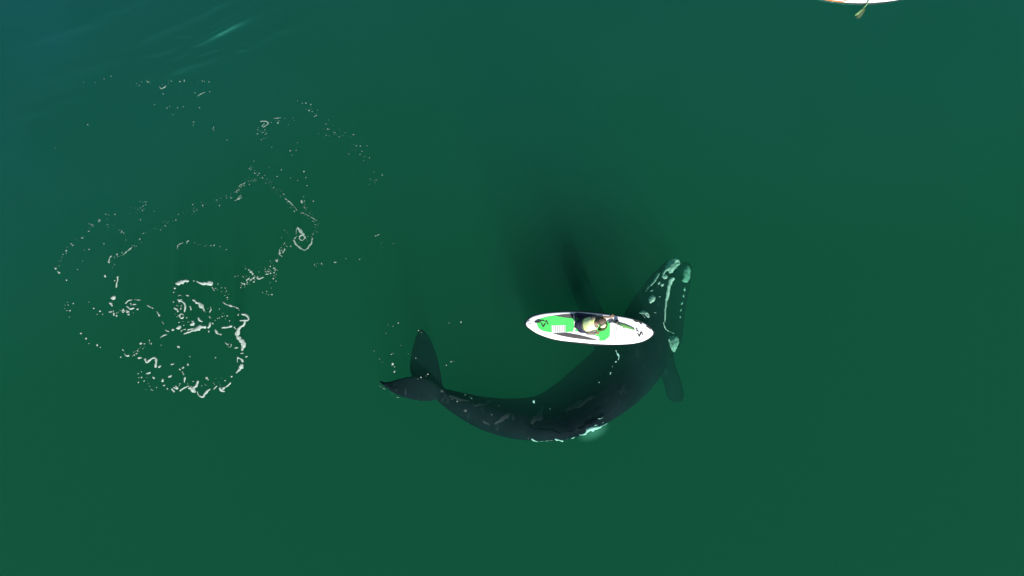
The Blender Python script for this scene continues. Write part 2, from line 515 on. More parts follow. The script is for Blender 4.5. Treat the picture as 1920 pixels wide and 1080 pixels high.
call_ribbon([(533, 1110), (545, 1170), (580, 1230), (640, 1275)], [18, 16, 14, 8], 'lip_ridge', 0.02)
call_patch([(895, 226), (930, 245), (955, 310), (950, 400), (925, 465), (895, 492), (850, 490), (818, 465), (840, 420), (835, 350), (850, 280)])
for zx, zy, rx, ry, ro in ((860, 598, 17, 34, -8), (845, 697, 14, 32, -8), (820, 815, 20, 28, -15), (803, 920, 17, 24, -20), (793, 1028, 16, 20, 0)):
    call_blob(zx, zy, rx, ry, ro, 0.04, 14)
call_patch([(600, 1385), (625, 1340), (680, 1325), (735, 1335), (765, 1365), (768, 1430), (745, 1510), (705, 1575), (680, 1570), (650, 1530), (625, 1460)])
M_scuff = mat('scuffed_skin', (0.011, 0.018, 0.023), 0.9, noise_amt=0.0, nscale=7, col2=(0.006, 0.011, 0.014), detail=5)
for pts, wd in (([(927, 795), (945, 783), (956, 775)], [3, 8, 4]), ([(995, 793), (1008, 782), (1016, 768)], [4, 12, 5]), ([(1010, 780), (1020, 760)], [2, 3]), ([(842, 742), (860, 748), (880, 752)], [3, 5, 2]),
                ([(888, 760), (905, 757), (922, 752)], [3, 7, 3]), ([(1060, 770), (1085, 758), (1112, 742)], [4, 9, 4]), ([(905, 790), (918, 796)], [3, 3])):
    w_ = [WP(*p) for p in pts]
    bm = bmesh.new()
    ribbon(bm, [(q.x, q.y) for q in w_], [x / PXM for x in wd], 0.004, zf=on_whale(w_[0].z), n=8, nse=0.5, seed=pts[0][0])
    link('scuff', bm, M_scuff, whale)
# pale scars on the back and tail stock (pixels)
for px, py, rx, ry, ro in ((829, 733, 4.5, 3.5, 0), (848, 748, 3, 1.2, 20), (872, 770, 4, 3.4, 0), (935, 760, 3, 2.2, 0), (922, 777, 2.4, 2, 0), (883, 745, 5, 1.6, -30),
                           (1032, 768, 1.5, 2, 0), (1122, 715, 1.2, 3, 10)):
    c = WP(px, py)
    bm = bmesh.new()
    blob(bm, c, rx * 0.75 / PXM, ry * 0.75 / PXM, R(ro), 0.008, 0.35, 12, on_whale(c.z), seed=px * 0.1)
    link('scar', bm, M_scar if 'M_scar' in globals() else globals().setdefault('M_scar', mat('scarred_skin', (0.055, 0.07, 0.065), 0.8, noise_amt=0.4, nscale=20)), whale)

# ------------------------------------------------------------------ boards
DECK = 0.125
def Zb(zx, zy, z=DECK):       # 6.4x enlargement of the board, origin (960, 560)
    return P(960 + zx / 6.4, 560 + zy / 6.4, z)

OUT = [(165, 290), (185, 255), (250, 210), (400, 175), (600, 159), (750, 157), (900, 164), (1100, 184), (1300, 212), (1450, 243), (1570, 285), (1650, 335), (1692, 385),
       (1698, 412), (1680, 445), (1625, 487), (1540, 522), (1400, 545), (1200, 551), (1000, 545), (850, 531), (600, 505), (450, 474), (300, 418), (200, 352), (170, 318)]

def board_outline():
    pts = OUT + [OUT[0]]
    m = len(OUT)
    out = []
    for i in range(m):
        p0, p1, p2, p3 = OUT[i - 1], OUT[i], OUT[(i + 1) % m], OUT[(i + 2) % m]
        for k in range(5):
            t = k / 5
            out.append(tuple(0.5 * (2 * b + (c - a) * t + (2 * a - 5 * b + 4 * c - d) * t * t + (3 * b - a - 3 * c + d) * t ** 3)
                             for a, b, c, d in zip(p0, p1, p2, p3)))
    return out

def rings_from(outline_world, levels, centre):
    bm = bmesh.new()
    prev = None
    rings = []
    for inset, z in levels:
        ring = []
        for q in outline_world:
            d = Vector((q.x - centre.x, q.y - centre.y, 0))
            L = d.length
            d = d * ((L - inset) / L)
            ring.append(bm.verts.new((centre.x + d.x, centre.y + d.y, z)))
        rings.append(ring)
    n = len(outline_world)
    for r0, r1 in zip(rings, rings[1:]):
        for k in range(n):
            bm.faces.new((r0[k], r0[(k + 1) % n], r1[(k + 1) % n], r1[k]))
    return bm, rings

def make_hull(parent, outl, centre, m_deck):
    bm, rings = rings_from(outl, [(0.10, -0.05), (0.03, -0.03), (0.008, 0.01), (0.004, 0.05), (0.006, 0.085), (0.022, 0.11), (0.05, 0.121), (0.12, DECK)], centre)
    bm.faces.new(rings[0]); bm.faces.new(rings[-1][::-1])
    bmesh.ops.recalc_face_normals(bm, faces=bm.faces)
    h = link('hull', bm, m_deck, parent)
    bm, rings = rings_from(outl, [(0.006, 0.0), (-0.032, 0.02), (-0.036, 0.055), (0.0, 0.08)], centre)
    n = len(outl)
    link('rail', bm, M_rail, parent)
    return h

BC = Zb(935, 354, 0.0)
board = empty('paddleboard', BC)
tag(board, 'white and green paddleboard with a seated paddler above the whale', 'paddleboard')
outl = [Zb(x, y, 0.09) for x, y in board_outline()]
make_hull(board, outl, BC, M_white)

def flat(name, pts, m, parent, z=DECK + 0.004, th=0.006, zfun=Zb, label=None):
    bm = bmesh.new()
    top = [bm.verts.new(zfun(x, y, z + th)) for x, y in pts]
    bot = [bm.verts.new(zfun(x, y, z - 0.003)) for x, y in pts]
    bm.faces.new(top)
    n = len(pts)
    for k in range(n):
        bm.faces.new((top[k], bot[k], bot[(k + 1) % n], top[(k + 1) % n]))
    bm.faces.new(bot[::-1])
    bmesh.ops.recalc_face_normals(bm, faces=bm.faces)
    o = link(name, bm, m, parent, smooth=False)
    if label: o['label'] = label
    return o

flat('deck_pad', [(295, 262), (345, 238), (420, 218), (500, 204), (620, 226), (740, 240), (900, 232), (1060, 245), (1150, 275), (1176, 300), (1178, 400), (1172, 455), (1112, 503), (1050, 507),
                  (1040, 470), (880, 425), (735, 395), (640, 402), (560, 408), (480, 408), (400, 396), (345, 378), (312, 345), (296, 300)], M_green, board)
flat('side_panel', [(505, 204), (600, 190), (740, 181), (900, 182), (1090, 202), (1100, 240), (900, 228), (745, 236), (690, 233), (600, 222)], M_grey, board, z=DECK + 0.002)
flat('side_panel', [(482, 414), (560, 411), (650, 408), (800, 433), (930, 466), (1045, 502), (900, 493), (740, 474), (600, 449)], M_grey, board, z=DECK + 0.002)
flat('white_band', [(738, 385), (860, 408), (1000, 442), (1046, 460), (1046, 494), (940, 464), (830, 436), (720, 412)], M_white, board, z=DECK + 0.009)
flat('strap', [(744, 158), (756, 158), (750, 200), (752, 250), (764, 290), (762, 370), (744, 392), (736, 380), (746, 340), (742, 270), (736, 210)], M_white, board, z=DECK + 0.012, th=0.01)
g = flat('grip_pad', [(476, 322), (640, 318), (642, 404), (478, 410)], M_grip, board, z=DECK + 0.010, th=0.006)
bm = bmesh.new()
for k in range(7):
    x = 498 + k * 21.5
    vs_ = [Zb(a, b_, DECK + 0.019) for a, b_ in ((x, 326), (x + 9, 326), (x + 10, 402), (x + 1, 402))]
    bm.faces.new([bm.verts.new(v) for v in vs_])
link('groove', bm, M_fade, g, smooth=False)

def stroke(name, lines, wd, m, parent, z=DECK + 0.012, zfun=Zb, h=0.003):
    bm = bmesh.new()
    for pts in lines:
        w_ = [zfun(x, y, z) for x, y in pts]
        for a, b_ in zip(w_, w_[1:]):
            d = (b_ - a).normalized(); nn = Vector((-d.y, d.x, 0)) * wd / 2
            e = d * wd * 0.3
            q = [a + nn - e, a - nn - e, b_ - nn + e, b_ + nn + e]
            bm.faces.new([bm.verts.new(v + Vector((0, 0, h))) for v in q])
            h += 0.0008
    return link(name, bm, m, parent, smooth=False)
stroke('logo', [[(352, 294), (376, 336), (398, 298)], [(400, 276), (416, 266), (432, 306)], [(322, 258), (384, 264)]], 0.032, M_ink, board)
stroke('logo', [[(1510, 418), (1528, 452), (1545, 420)], [(1540, 412), (1558, 404), (1570, 434)]], 0.03, M_ink, board)
stroke('logo', [[(1486, 366), (1505, 362)], [(1494, 388), (1512, 382), (1520, 398)]], 0.02, M_ink, board)
for ln in ([(1253, 348), (1253, 378)], [(1250, 420), (1250, 440)], [(1247, 470), (1247, 498)]):
    stroke('lettering', [ln], 0.018, M_fade, board)
flat('carry_handle', [(268, 282), (300, 262), (322, 250), (345, 268), (348, 285), (312, 290), (280, 292)], M_ink, board, z=DECK + 0.006, th=0.02)
flat('nose_patch', [(1450, 252), (1480, 252), (1520, 262), (1556, 280), (1562, 312), (1540, 305), (1520, 282), (1490, 284), (1466, 272)], M_ink, board, z=DECK + 0.002)
flat('nose_patch', [(1606, 332), (1625, 322), (1648, 338), (1668, 364), (1660, 372), (1634, 352)], M_ink, board, z=DECK + 0.002)
bm = bmesh.new()
bmesh.ops.create_circle(bm, radius=0.045, segments=20)
bmesh.ops.translate(bm, verts=bm.verts, vec=Zb(210, 286, DECK + 0.006))
e = bmesh.ops.extrude_edge_only(bm, edges=bm.edges[:])
for v in [x for x in e['geom'] if isinstance(x, bmesh.types.BMVert)]:
    c = Zb(210, 286, DECK + 0.006)
    v.co = c + (v.co - c) * 0.65
link('valve', bm, M_fade, board)

# --- generic tube
def tube(bm, pts, rads, n=10, flatz=1.0):
    rings = []
    L = len(pts)
    for i, (p, r) in enumerate(zip(pts, rads)):
        d = (pts[min(i + 1, L - 1)] - pts[max(i - 1, 0)]).normalized()
        up = Vector((0, 0, 1)) if abs(d.z) < 0.95 else Vector((0, 1, 0))
        a = d.cross(up).normalized(); b_ = a.cross(d).normalized()
        rings.append([bm.verts.new(p + a * r * math.cos(2 * math.pi * k / n) + b_ * r * flatz * math.sin(2 * math.pi * k / n)) for k in range(n)])
    for r0, r1 in zip(rings, rings[1:]):
        for k in range(n):
            bm.faces.new((r0[k], r0[(k + 1) % n], r1[(k + 1) % n], r1[k]))
    bm.faces.new(rings[0][::-1]); bm.faces.new(rings[-1])
    bmesh.ops.recalc_face_normals(bm, faces=bm.faces)

# paddle lying on the fore deck
PB = Zb(1310, 318, DECK)
pad = empty('paddle', PB)
tag(pad, 'slim grey and green paddle lying on the white fore deck', 'paddle')
bm = bmesh.new()
tube(bm, [Zb(1150, 286, 0.17), Zb(1240, 292, 0.165), Zb(1330, 322, 0.155)], [0.013, 0.013, 0.012])
link('shaft', bm, M_shaft, pad)
bm = bmesh.new()
tube(bm, [Zb(1152, 290, 0.17), Zb(1175, 283, 0.172), Zb(1205, 277, 0.175), Zb(1236, 286, 0.17)], [0.012, 0.03, 0.038, 0.02], flatz=0.5)
link('grip', bm, M_fade if False else M_shaft, pad)
bm = bmesh.new()
tube(bm, [Zb(1265, 298, 0.155), Zb(1300, 310, 0.155), Zb(1360, 330, 0.155), Zb(1420, 352, 0.155), Zb(1455, 364, 0.155), Zb(1475, 371, 0.155)], [0.014, 0.036, 0.044, 0.036, 0.026, 0.012], flatz=0.3)
link('blade', bm, M_blade, pad)
bm = bmesh.new()
tube(bm, [Zb(1235, 302, 0.16), Zb(1300, 322, 0.16), Zb(1400, 355, 0.16), Zb(1470, 374, 0.16)], [0.006] * 4)
tube(bm, [Zb(1275, 290, 0.16), Zb(1330, 306, 0.16), Zb(1400, 332, 0.16), Zb(1470, 366, 0.16)], [0.006] * 4)
link('blade_edge', bm, M_shaft, pad)
bm = bmesh.new()
tube(bm, [Zb(1335, 345, 0.14), Zb(1348, 352, 0.14), Zb(1346, 372, 0.14)], [0.012, 0.012, 0.008])
link('clip', bm, M_blade, pad)

def box(bm, c, sx, sy, sz, rot=0, bev=0.008):
    r = bmesh.ops.create_cube(bm, size=1.0)
    for v in r['verts']:
        v.co = Matrix.Rotation(rot, 3, 'Z') @ Vector((v.co.x * sx, v.co.y * sy, v.co.z * sz)) + c
    if bev:
        bmesh.ops.bevel(bm, geom=[e for e in bm.edges if all(v in r['verts'] for v in e.verts)], offset=bev, segments=2, affect='EDGES')
CB = Zb(1256, 274, DECK)
camb = empty('camera_box', CB)
tag(camb, 'small black camera standing on the white fore deck beside the paddle', 'camera')
bm = bmesh.new(); box(bm, CB + Vector((0, 0, 0.055)), 0.085, 0.09, 0.09, R(-5)); link('case', bm, M_ink, camb)
bm = bmesh.new(); tube(bm, [CB + Vector((0.005, -0.008, 0.095)), CB + Vector((0.005, -0.008, 0.112))], [0.022, 0.018], 14); link('lens', bm, M_shaft, camb)

# lime bag in front of the paddler
GB = Zb(1098, 325, DECK)
bag = empty('bag', GB)
tag(bag, 'small lime bag with an olive rim in front of the paddler', 'bag')
bm = bmesh.new()
blob(bm, Zb(1096, 322, DECK + 0.01), 0.098, 0.062, R(28), 0.14, 0.08, 22, seed=2.0)
link('pouch', bm, M_lime, bag)
bm = bmesh.new()
tube(bm, [Zb(1030, 372, 0.17), Zb(1060, 380, 0.19), Zb(1098, 370, 0.20), Zb(1126, 345, 0.2), Zb(1138, 312, 0.19), Zb(1136, 285, 0.18)], [0.018, 0.03, 0.034, 0.034, 0.028, 0.014], 12)
link('rim', bm, M_olive, bag)

# --- the paddler, seated on folded legs and leaning forward
PBASE = Zb(880, 318, DECK)
person = empty('person', PBASE)
tag(person, 'person in a lime vest and navy trousers kneeling forward on the green board', 'person')
def J(zx, zy, z): return Zb(zx, zy, z)

def capsule(bm, p0, r0, p1, r1, n=14):
    """tapered limb segment with rounded ends; radii may be (side, depth)"""
    r0 = r0 if isinstance(r0, tuple) else (r0, r0)
    r1 = r1 if isinstance(r1, tuple) else (r1, r1)
    p0, p1 = Vector(p0), Vector(p1)
    d = p1 - p0
    L = max(d.length, 1e-5); d = d / L
    up = Vector((0, 0, 1)) if abs(d.z) < 0.9 else Vector((1, 0, 0))
    sx = d.cross(up).normalized(); sy = sx.cross(d).normalized()
    rings = []
    prof = [(-math.cos(t_), math.sin(t_), 0) for t_ in (0.25, 0.6, 1.0, 1.4)] + [(0, 1, f) for f in (0, .25, .5, .75, 1)] + [(math.cos(t_), math.sin(t_), 1) for t_ in (1.4, 1.0, 0.6, 0.25)]
    for off, sc, f in prof:
        ra = r0[0] + (r1[0] - r0[0]) * f; rb = r0[1] + (r1[1] - r0[1]) * f
        c = p0 + d * (L * f + off * min(ra, rb))
        rings.append([bm.verts.new(c + sx * ra * sc * math.cos(2 * math.pi * k / n) + sy * rb * sc * math.sin(2 * math.pi * k / n)) for k in range(n)])
    for q0, q1 in zip(rings, rings[1:]):
        for k in range(n):
            bm.faces.new((q0[k], q0[(k + 1) % n], q1[(k + 1) % n], q1[k]))
    bm.faces.new(rings[0][::-1]); bm.faces.new(rings[-1])

def fused(name, segs, m, parent, voxel=0.012, smooth=6):
    bm = bmesh.new()
    for sg in segs:
        capsule(bm, *sg)
    bmesh.ops.recalc_face_normals(bm, faces=bm.faces)
    o = link(name, bm, m, parent)
    rm = o.modifiers.new('remesh', 'REMESH'); rm.mode = 'VOXEL'; rm.voxel_size = voxel; rm.use_smooth_shade = True
    sm = o.modifiers.new('smooth', 'SMOOTH'); sm.factor = 0.5; sm.iterations = smooth
    dg = bpy.context.evaluated_depsgraph_get(); dg.update()
    m2 = bpy.data.meshes.new_from_object(o.evaluated_get(dg))
    o.modifiers.clear()
    o.data = m2
    m2.name = name
    for f in m2.polygons: f.use_smooth = True
    if not m2.materials: m2.materials.append(m)
    return o

def skinned(name, nodes, edges, m, parent, root=0, voxel=0.012, smooth=6):
    return fused(name, [(nodes[i][0], nodes[i][1], nodes[j][0], nodes[j][1]) for i, j in edges], m, parent, voxel, smooth)

pelvis = J(838, 318, 0.40); waist = J(885, 316, 0.55); chest = J(955, 306, 0.72); neck0 = J(1015, 292, 0.83); neck1 = J(1045, 282, 0.89)
shL = J(975, 238, 0.78); elL = J(1085, 222, 0.62); wrL = J(1165, 224, 0.50)
shR = J(985, 368, 0.76); elR = J(905, 405, 0.50); wrR = J(990, 418, 0.34)
hipL = J(835, 282, 0.36); hipR = J(838, 356, 0.36)
knL = J(985, 225, 0.20); anL = J(800, 196, 0.19); toL = J(762, 205, 0.16)
knR = J(985, 385, 0.20); anR = J(795, 340, 0.19); toR = J(762, 345, 0.16)
nodes = [(pelvis, (0.14, 0.10)), (waist, (0.12, 0.085)), (chest, (0.14, 0.095)), (neck0, 0.07), (neck1, 0.055),
         (J(1062, 274, 0.935), (0.080, 0.09)), (J(1090, 266, 0.93), (0.078, 0.095)), (J(1106, 263, 0.885), (0.055, 0.055)), (J(1128, 262, 0.90), (0.014, 0.016)),
         (shL, 0.050), (elL, 0.042), (wrL, 0.028),
         (shR, 0.050), (elR, 0.043), (wrR, 0.028),
         (hipL, 0.10), (knL, 0.062), (anL, 0.038), (toL, 0.03),
         (hipR, 0.10), (knR, 0.062), (anR, 0.038), (toR, 0.03)]
edges = [(0, 1), (1, 2), (2, 3), (3, 4), (4, 5), (5, 6), (6, 7), (7, 8), (2, 9), (9, 10), (10, 11), (2, 12), (12, 13), (13, 14),
         (0, 15), (15, 16), (16, 17), (17, 18), (0, 19), (19, 20), (20, 21), (21, 22)]
def hand(nodes, edges, wi, wr, dirv, side):
    d = dirv.normalized(); s = Vector((-d.y, d.x, 0)).normalized() * side
    k = len(nodes)
    palm = wr + d * 0.045
    nodes.append((palm, (0.030, 0.018))); edges.append((wi, k))
    for q, (o_, ln) in enumerate(((-0.030, 0.062), (-0.011, 0.072), (0.009, 0.068), (0.028, 0.052))):
        a = palm + d * 0.035 + s * o_
        b_ = a + d * ln * 0.55 + s * o_ * 0.2 + Vector((0, 0, -0.008))
        c = b_ + d * ln * 0.35 + Vector((0, 0, -0.022))
        n0 = len(nodes)
        nodes += [(a, 0.0105), (b_, 0.0095), (c, 0.008)]
        edges += [(k, n0), (n0, n0 + 1), (n0 + 1, n0 + 2)]
    n0 = len(nodes)
    a = wr + d * 0.03 - s * 0.034
    nodes += [(a, 0.011), (a + d * 0.03 - s * 0.022, 0.009), (a + d * 0.055 - s * 0.026, 0.008)]
    edges += [(k, n0), (n0, n0 + 1), (n0 + 1, n0 + 2)]
hand(nodes, edges, 11, wrL, Vector((0.9, 0.35, -0.1)), 1)
hand(nodes, edges, 14, wrR, Vector((1.0, 0.15, -0.35)), -1)
body_p = skinned('body', nodes, edges, M_skin, person, voxel=0.007, smooth=3)
tr_nodes = [(J(862, 317, 0.48), (0.150, 0.105)), (J(826, 313, 0.40), (0.175, 0.135)), (hipL, 0.12), (knL, 0.080), (J(778, 198, 0.19), 0.075), (hipR, 0.125), (knR, 0.080), (J(795, 343, 0.19), 0.065)]
skinned('trousers', tr_nodes, [(0, 1), (1, 2), (2, 3), (3, 4), (1, 5), (5, 6), (6, 7)], M_navy, person, voxel=0.014)
sh = [(J(868, 317, 0.50), (0.148, 0.108)), (waist, (0.145, 0.105)), (chest, (0.155, 0.098)), (J(1003, 296, 0.81), (0.10, 0.07)), (shL, 0.074), (J(1072, 224, 0.64), 0.052),
      (J(982, 370, 0.75), 0.076), (J(908, 405, 0.51), 0.062), (J(980, 416, 0.37), 0.045)]
skinned('shirt', sh, [(0, 1), (1, 2), (2, 3), (2, 4), (4, 5), (2, 6), (6, 7), (7, 8)], M_taupe, person, voxel=0.012)
# life vest: shaped shell over the torso, open at neck and arms
bm = bmesh.new()
v0, v1 = J(880, 315, 0.535), J(1012, 297, 0.83)
ax = (v1 - v0).normalized()
sy_ = Vector((0, 1, 0)); sy_ = (sy_ - ax * sy_.dot(ax)).normalized()
up_ = sy_.cross(ax).normalized()
if up_.z < 0: up_ = -up_
rings = []
for f, a, b_ in ((0.0, 0.155, 0.118), (0.05, 0.168, 0.130), (0.25, 0.172, 0.134), (0.5, 0.178, 0.142), (0.75, 0.174, 0.138), (0.92, 0.14, 0.102), (1.0, 0.115, 0.088)):
    c = v0 + (v1 - v0) * f
    ring = []
    for k in range(28):
        tt = 2 * math.pi * k / 28
        x = math.cos(tt); y = math.sin(tt)
        x = math.copysign(abs(x) ** 0.85, x); y = math.copysign(abs(y) ** 0.85, y)
        w_ = 1 + 0.03 * noise.noise(Vector((x * 2, y * 2, f * 5)))
        ring.append(bm.verts.new(c + sy_ * a * x * w_ + up_ * b_ * y * w_))
    rings.append(ring)
for r0, r1 in zip(rings, rings[1:]):
    for k in range(28):
        bm.faces.new((r0[k], r0[(k + 1) % 28], r1[(k + 1) % 28], r1[k]))
bmesh.ops.recalc_face_normals(bm, faces=bm.faces)
vest = link('vest', bm, M_lime, person)
so = vest.modifiers.new('thick', 'SOLIDIFY'); so.thickness = 0.016; so.offset = -1
bm = bmesh.new()
c = v0 + ax * 0.035
tube(bm, [c + sy_ * 0.174 * math.cos(tt) + up_ * 0.137 * math.sin(tt) for tt in [math.pi * 2 * k / 28 for k in range(29)]], [0.009] * 29, 8)
link('hem', bm, M_olive, vest)
# hair cap around the back and top of the head
bm = bmesh.new()
bmesh.ops.create_icosphere(bm, subdivisions=4, radius=1.0)
hc = J(1076, 268, 0.955)
bmesh.ops.delete(bm, geom=[v for v in bm.verts if v.co.x > 0.55 and v.co.z < 0.35 or v.co.z < -0.6], context='VERTS')
for v in bm.verts:
    q = v.co.copy()
    r = 1 + 0.10 * noise.noise(q * 3.5)
    v.co = hc + Vector((q.x * 0.118 * r, q.y * 0.102 * r, q.z * 0.105 * r))
link('hair', bm, M_hair, person)

# eyes, nose and ears are children of the head side of the body
for sgn in (-1, 1):
    bm = bmesh.new()
    bmesh.ops.create_icosphere(bm, subdivisions=2, radius=0.012)
    bmesh.ops.translate(bm, verts=bm.verts, vec=J(1118, 263, 0.90) + Vector((0.015, sgn * 0.032, 0.0)))
    link('eye', bm, M_ink, person)
    bm = bmesh.new()
    bmesh.ops.create_icosphere(bm, subdivisions=2, radius=0.026)
    for v in bm.verts: v.co = Vector((v.co.x * 0.8, v.co.y * 0.4, v.co.z * 1.2)) + J(1080, 267, 0.915) + Vector((0, sgn * 0.098, 0))
    link('ear', bm, M_skin, person)

# second board, mostly beyond the top edge
C2 = P(1621, -24.2, 0.0)
board2 = empty('paddleboard', C2)
tag(board2, 'white paddleboard with an orange tail at the top right edge', 'paddleboard')
def ell(t, a=114, b_=29.5):
    x, y = math.cos(t), math.sin(t)
    x = math.copysign(abs(x) ** 1.0, x); y = math.copysign(abs(y) ** 0.95, y)
    u, v = x * a, y * b_
    an = R(1.0)
    return P(1621 + u * math.cos(an) - v * math.sin(an), -24.2 - (u * math.sin(an) + v * math.cos(an)), 0.09)
outl2 = [ell(2 * math.pi * k / 90) for k in range(90)]
h2 = make_hull(board2, outl2, C2, M_white)
E2 = lambda x, y, z=DECK: P(x, y, z)
left = [ell(math.pi + a) for a in [R(d) for d in range(-70, 71, 4)]]
bm = bmesh.new()
tp = []; bt = []; md = []; md2 = []
for q in left:
    d = Vector((q.x - C2.x, q.y - C2.y, 0)); L = d.length
    for inset, z, lst in ((-0.004, 0.062, bt), (-0.002, 0.09, md), (0.03, 0.125, md2), (0.10, DECK + 0.008, tp)):
        e_ = d * ((L - inset) / L)
        lst.append(bm.verts.new((C2.x + e_.x, C2.y + e_.y, z)))
for k in range(len(left) - 1):
    for A_, B_ in ((bt, md), (md, md2), (md2, tp)):
        bm.faces.new((A_[k], A_[k + 1], B_[k + 1], B_[k]))
bm.faces.new(tp)
bmesh.ops.recalc_face_normals(bm, faces=bm.faces)
link('tail_panel', bm, M_orange, board2)

P2 = P(1615, 18, 0.05)
pad2 = empty('paddle', P2)
tag(pad2, 'pale green paddle dipping into the water below the top right board', 'paddle')
bm = bmesh.new()
tube(bm, [P(1640, -22, 0.34), P(1632, -4, 0.20), P(1624, 10, 0.09), P(1618, 16, 0.05)], [0.014] * 4, 10)
link('shaft', bm, M_lightblade, pad2)
bm = bmesh.new()
tube(bm, [P(1622, 14, 0.05), P(1618, 20, 0.02), P(1613, 26, -0.02), P(1609, 31, -0.06), P(1606, 34, -0.10)], [0.014, 0.045, 0.062, 0.055, 0.03], 14, 0.22)
link('blade', bm, M_olive, pad2)
bm = bmesh.new()
tube(bm, [P(1619, 16, 0.075), P(1613, 21, 0.065), P(1607, 26, 0.045), P(1603, 29, 0.02)], [0.014, 0.026, 0.03, 0.018], 12, 0.5)
link('blade_face', bm, M_lightblade, pad2)

# ------------------------------------------------------------------ foam
def Z4(x, y): return P(80 + x / 3.857, 500 + y / 3.857)
def Z5(x, y): return P(80 + x / 2.7, 120 + y / 2.7)
def Z6(x, y): return P(690 + x / 6, 600 + y / 6)
def Z7(x, y): return P(780 + x / 4.8, 700 + y / 4.8)
def Z8(x, y): return P(1100 + x / 5.4, 640 + y / 5.4)
FZ = 0.045
def fr(bm, Z, s, pts, wd, z=FZ, h=0.025):
    w_ = [Z(*p) for p in pts]
    k = 1 / (s * PXM)
    ws = [a * k for a in wd] if isinstance(wd, (list, tuple)) else wd * k
    mxw = max(wd) if isinstance(wd, (list, tuple)) else wd
    thin = mxw / s < 2.2
    ribbon(bm, [(q.x, q.y) for q in w_], ws, h, z=z, seed=pts[0][0] * 0.37, nse=1.3 if thin else 0.55, n=9, nf=16 if thin else 13)
def fd(bm, Z, s, x, y, rx, ry=None, rot=None, z=FZ, h=0.02):
    c = Z(x, y); c.z = z
    k = 1 / (s * PXM)
    blob(bm, c, rx * k, (ry or rx * random.uniform(0.7, 1.0)) * k, random.uniform(0, 3) if rot is None else R(rot), h, 0.45, 10, seed=x * 0.13 + y * 0.07)
def scatter(bm, Z, s, pts, n, jit, r0, r1):
    seg = [math.dist(a, b_) for a, b_ in zip(pts, pts[1:])] or [0]
    tot = sum(seg)
    for _ in range(n):
        if tot:
            u = random.uniform(0, tot)
            for (a, b_), L in zip(zip(pts, pts[1:]), seg):
                if u <= L: break
                u -= L
            f = u / L if L else 0
            x, y = a[0] + (b_[0] - a[0]) * f, a[1] + (b_[1] - a[1]) * f
        else:
            x, y = pts[0]
        x += random.gauss(0, jit); y += random.gauss(0, jit)
        r = r0 + (r1 - r0) * random.random() ** 2.5
        fd(bm, Z, s, x, y, r * random.uniform(0.9, 1.5), r, h=0.012)
def arc(cx, cy, r, a0=0, a1=330, n=9):
    return [(cx + r * math.cos(R(a0 + (a1 - a0) * k / (n - 1))), cy + r * math.sin(R(a0 + (a1 - a0) * k / (n - 1)))) for k in range(n)]

bm = bmesh.new()
F = lambda pts, wd: fr(bm, Z4, 3.857, pts, wd)
D = lambda x, y, rx, ry=None, rot=None: fd(bm, Z4, 3.857, x, y, rx, ry, rot)
F([(965, 125), (990, 122), (1020, 105), (1062, 102)], [10, 22, 26, 10])
F([(1115, 103), (1150, 118), (1190, 116), (1222, 120)], [8, 16, 26, 24]); D(1212, 120, 17, 20)
F([(1228, 145), (1248, 175)], [12, 6])
F([(998, 243), (1024, 258), (1036, 290), (1030, 328)], [14, 12, 13, 9]); D(995, 243, 18, 11, 0)
F(arc(1010, 355, 15, 20, 345), 9)
F([(955, 295), (975, 308), (985, 328)], [8, 16, 8]); F([(1008, 275), (1004, 312)], [7, 7]); F([(985, 212), (1000, 205), (1020, 215)], 3)
F([(1088, 238), (1120, 258), (1148, 285), (1165, 305)], [10, 18, 28, 14]); F([(1165, 300), (1176, 320)], [12, 10])
F([(1070, 282), (1080, 314)], [12, 8]); F([(1215, 285), (1224, 308), (1210, 330)], 6)
F([(1300, 250), (1330, 272), (1370, 285), (1410, 295), (1428, 317)], 7)
F([(1128, 366), (1138, 388), (1162, 396)], [8, 14, 8]); D(1088, 415, 20, 12, 20)
F([(1025, 487), (1060, 470), (1110, 460), (1150, 442), (1185, 430)], [6, 14, 22, 34, 14]); F([(1215, 400), (1212, 428), (1196, 442)], [12, 18, 10])
F([(1050, 452), (1105, 444)], [8, 8]); D(985, 440, 17, 13); D(947, 455, 9); F([(890, 456), (918, 470)], [8, 10]); F([(856, 512), (880, 496), (905, 490)], 9); D(1205, 467, 9, 5); F([(1002, 465), (1040, 450)], [6, 6])
F([(1252, 452), (1268, 478), (1298, 490)], [10, 16, 14]); F([(1298, 442), (1340, 435), (1376, 430)], [10, 16, 14]); F([(1390, 432), (1405, 450)], [8, 6])
F([(1414, 352), (1425, 342)], [8, 6]); F([(1440, 342), (1472, 350), (1494, 378), (1468, 388), (1428, 388)], [12, 14, 9, 12, 9])
F([(1468, 385), (1455, 418), (1425, 448), (1413, 490), (1434, 530), (1456, 560), (1443, 606)], [10, 14, 16, 30, 22, 28, 14]); F([(1456, 570), (1470, 548)], [8, 5])
D(1445, 624, 12, 6, 10); F(arc(1357, 568, 13, -60, 250), 7); D(1402, 586, 14, 7, 10); F([(1322, 546), (1345, 560)], [5, 6])
F([(1410, 652), (1434, 664), (1456, 688)], [10, 18, 14]); F([(1412, 655), (1413, 690)], [7, 5]); D(1438, 720, 17, 22, 0); F([(1432, 735), (1402, 768)], [18, 10])
D(1478, 648, 8); D(1370, 792, 7); D(1322, 822, 6)
F([(1365, 835), (1335, 862), (1305, 882)], [9, 12, 18]); F([(1285, 870), (1300, 895), (1322, 900)], [12, 20, 8]); F([(1265, 858), (1240, 886)], [9, 7])
F([(1218, 882), (1188, 905), (1162, 938), (1135, 928), (1124, 898)], [12, 16, 14, 12, 8])
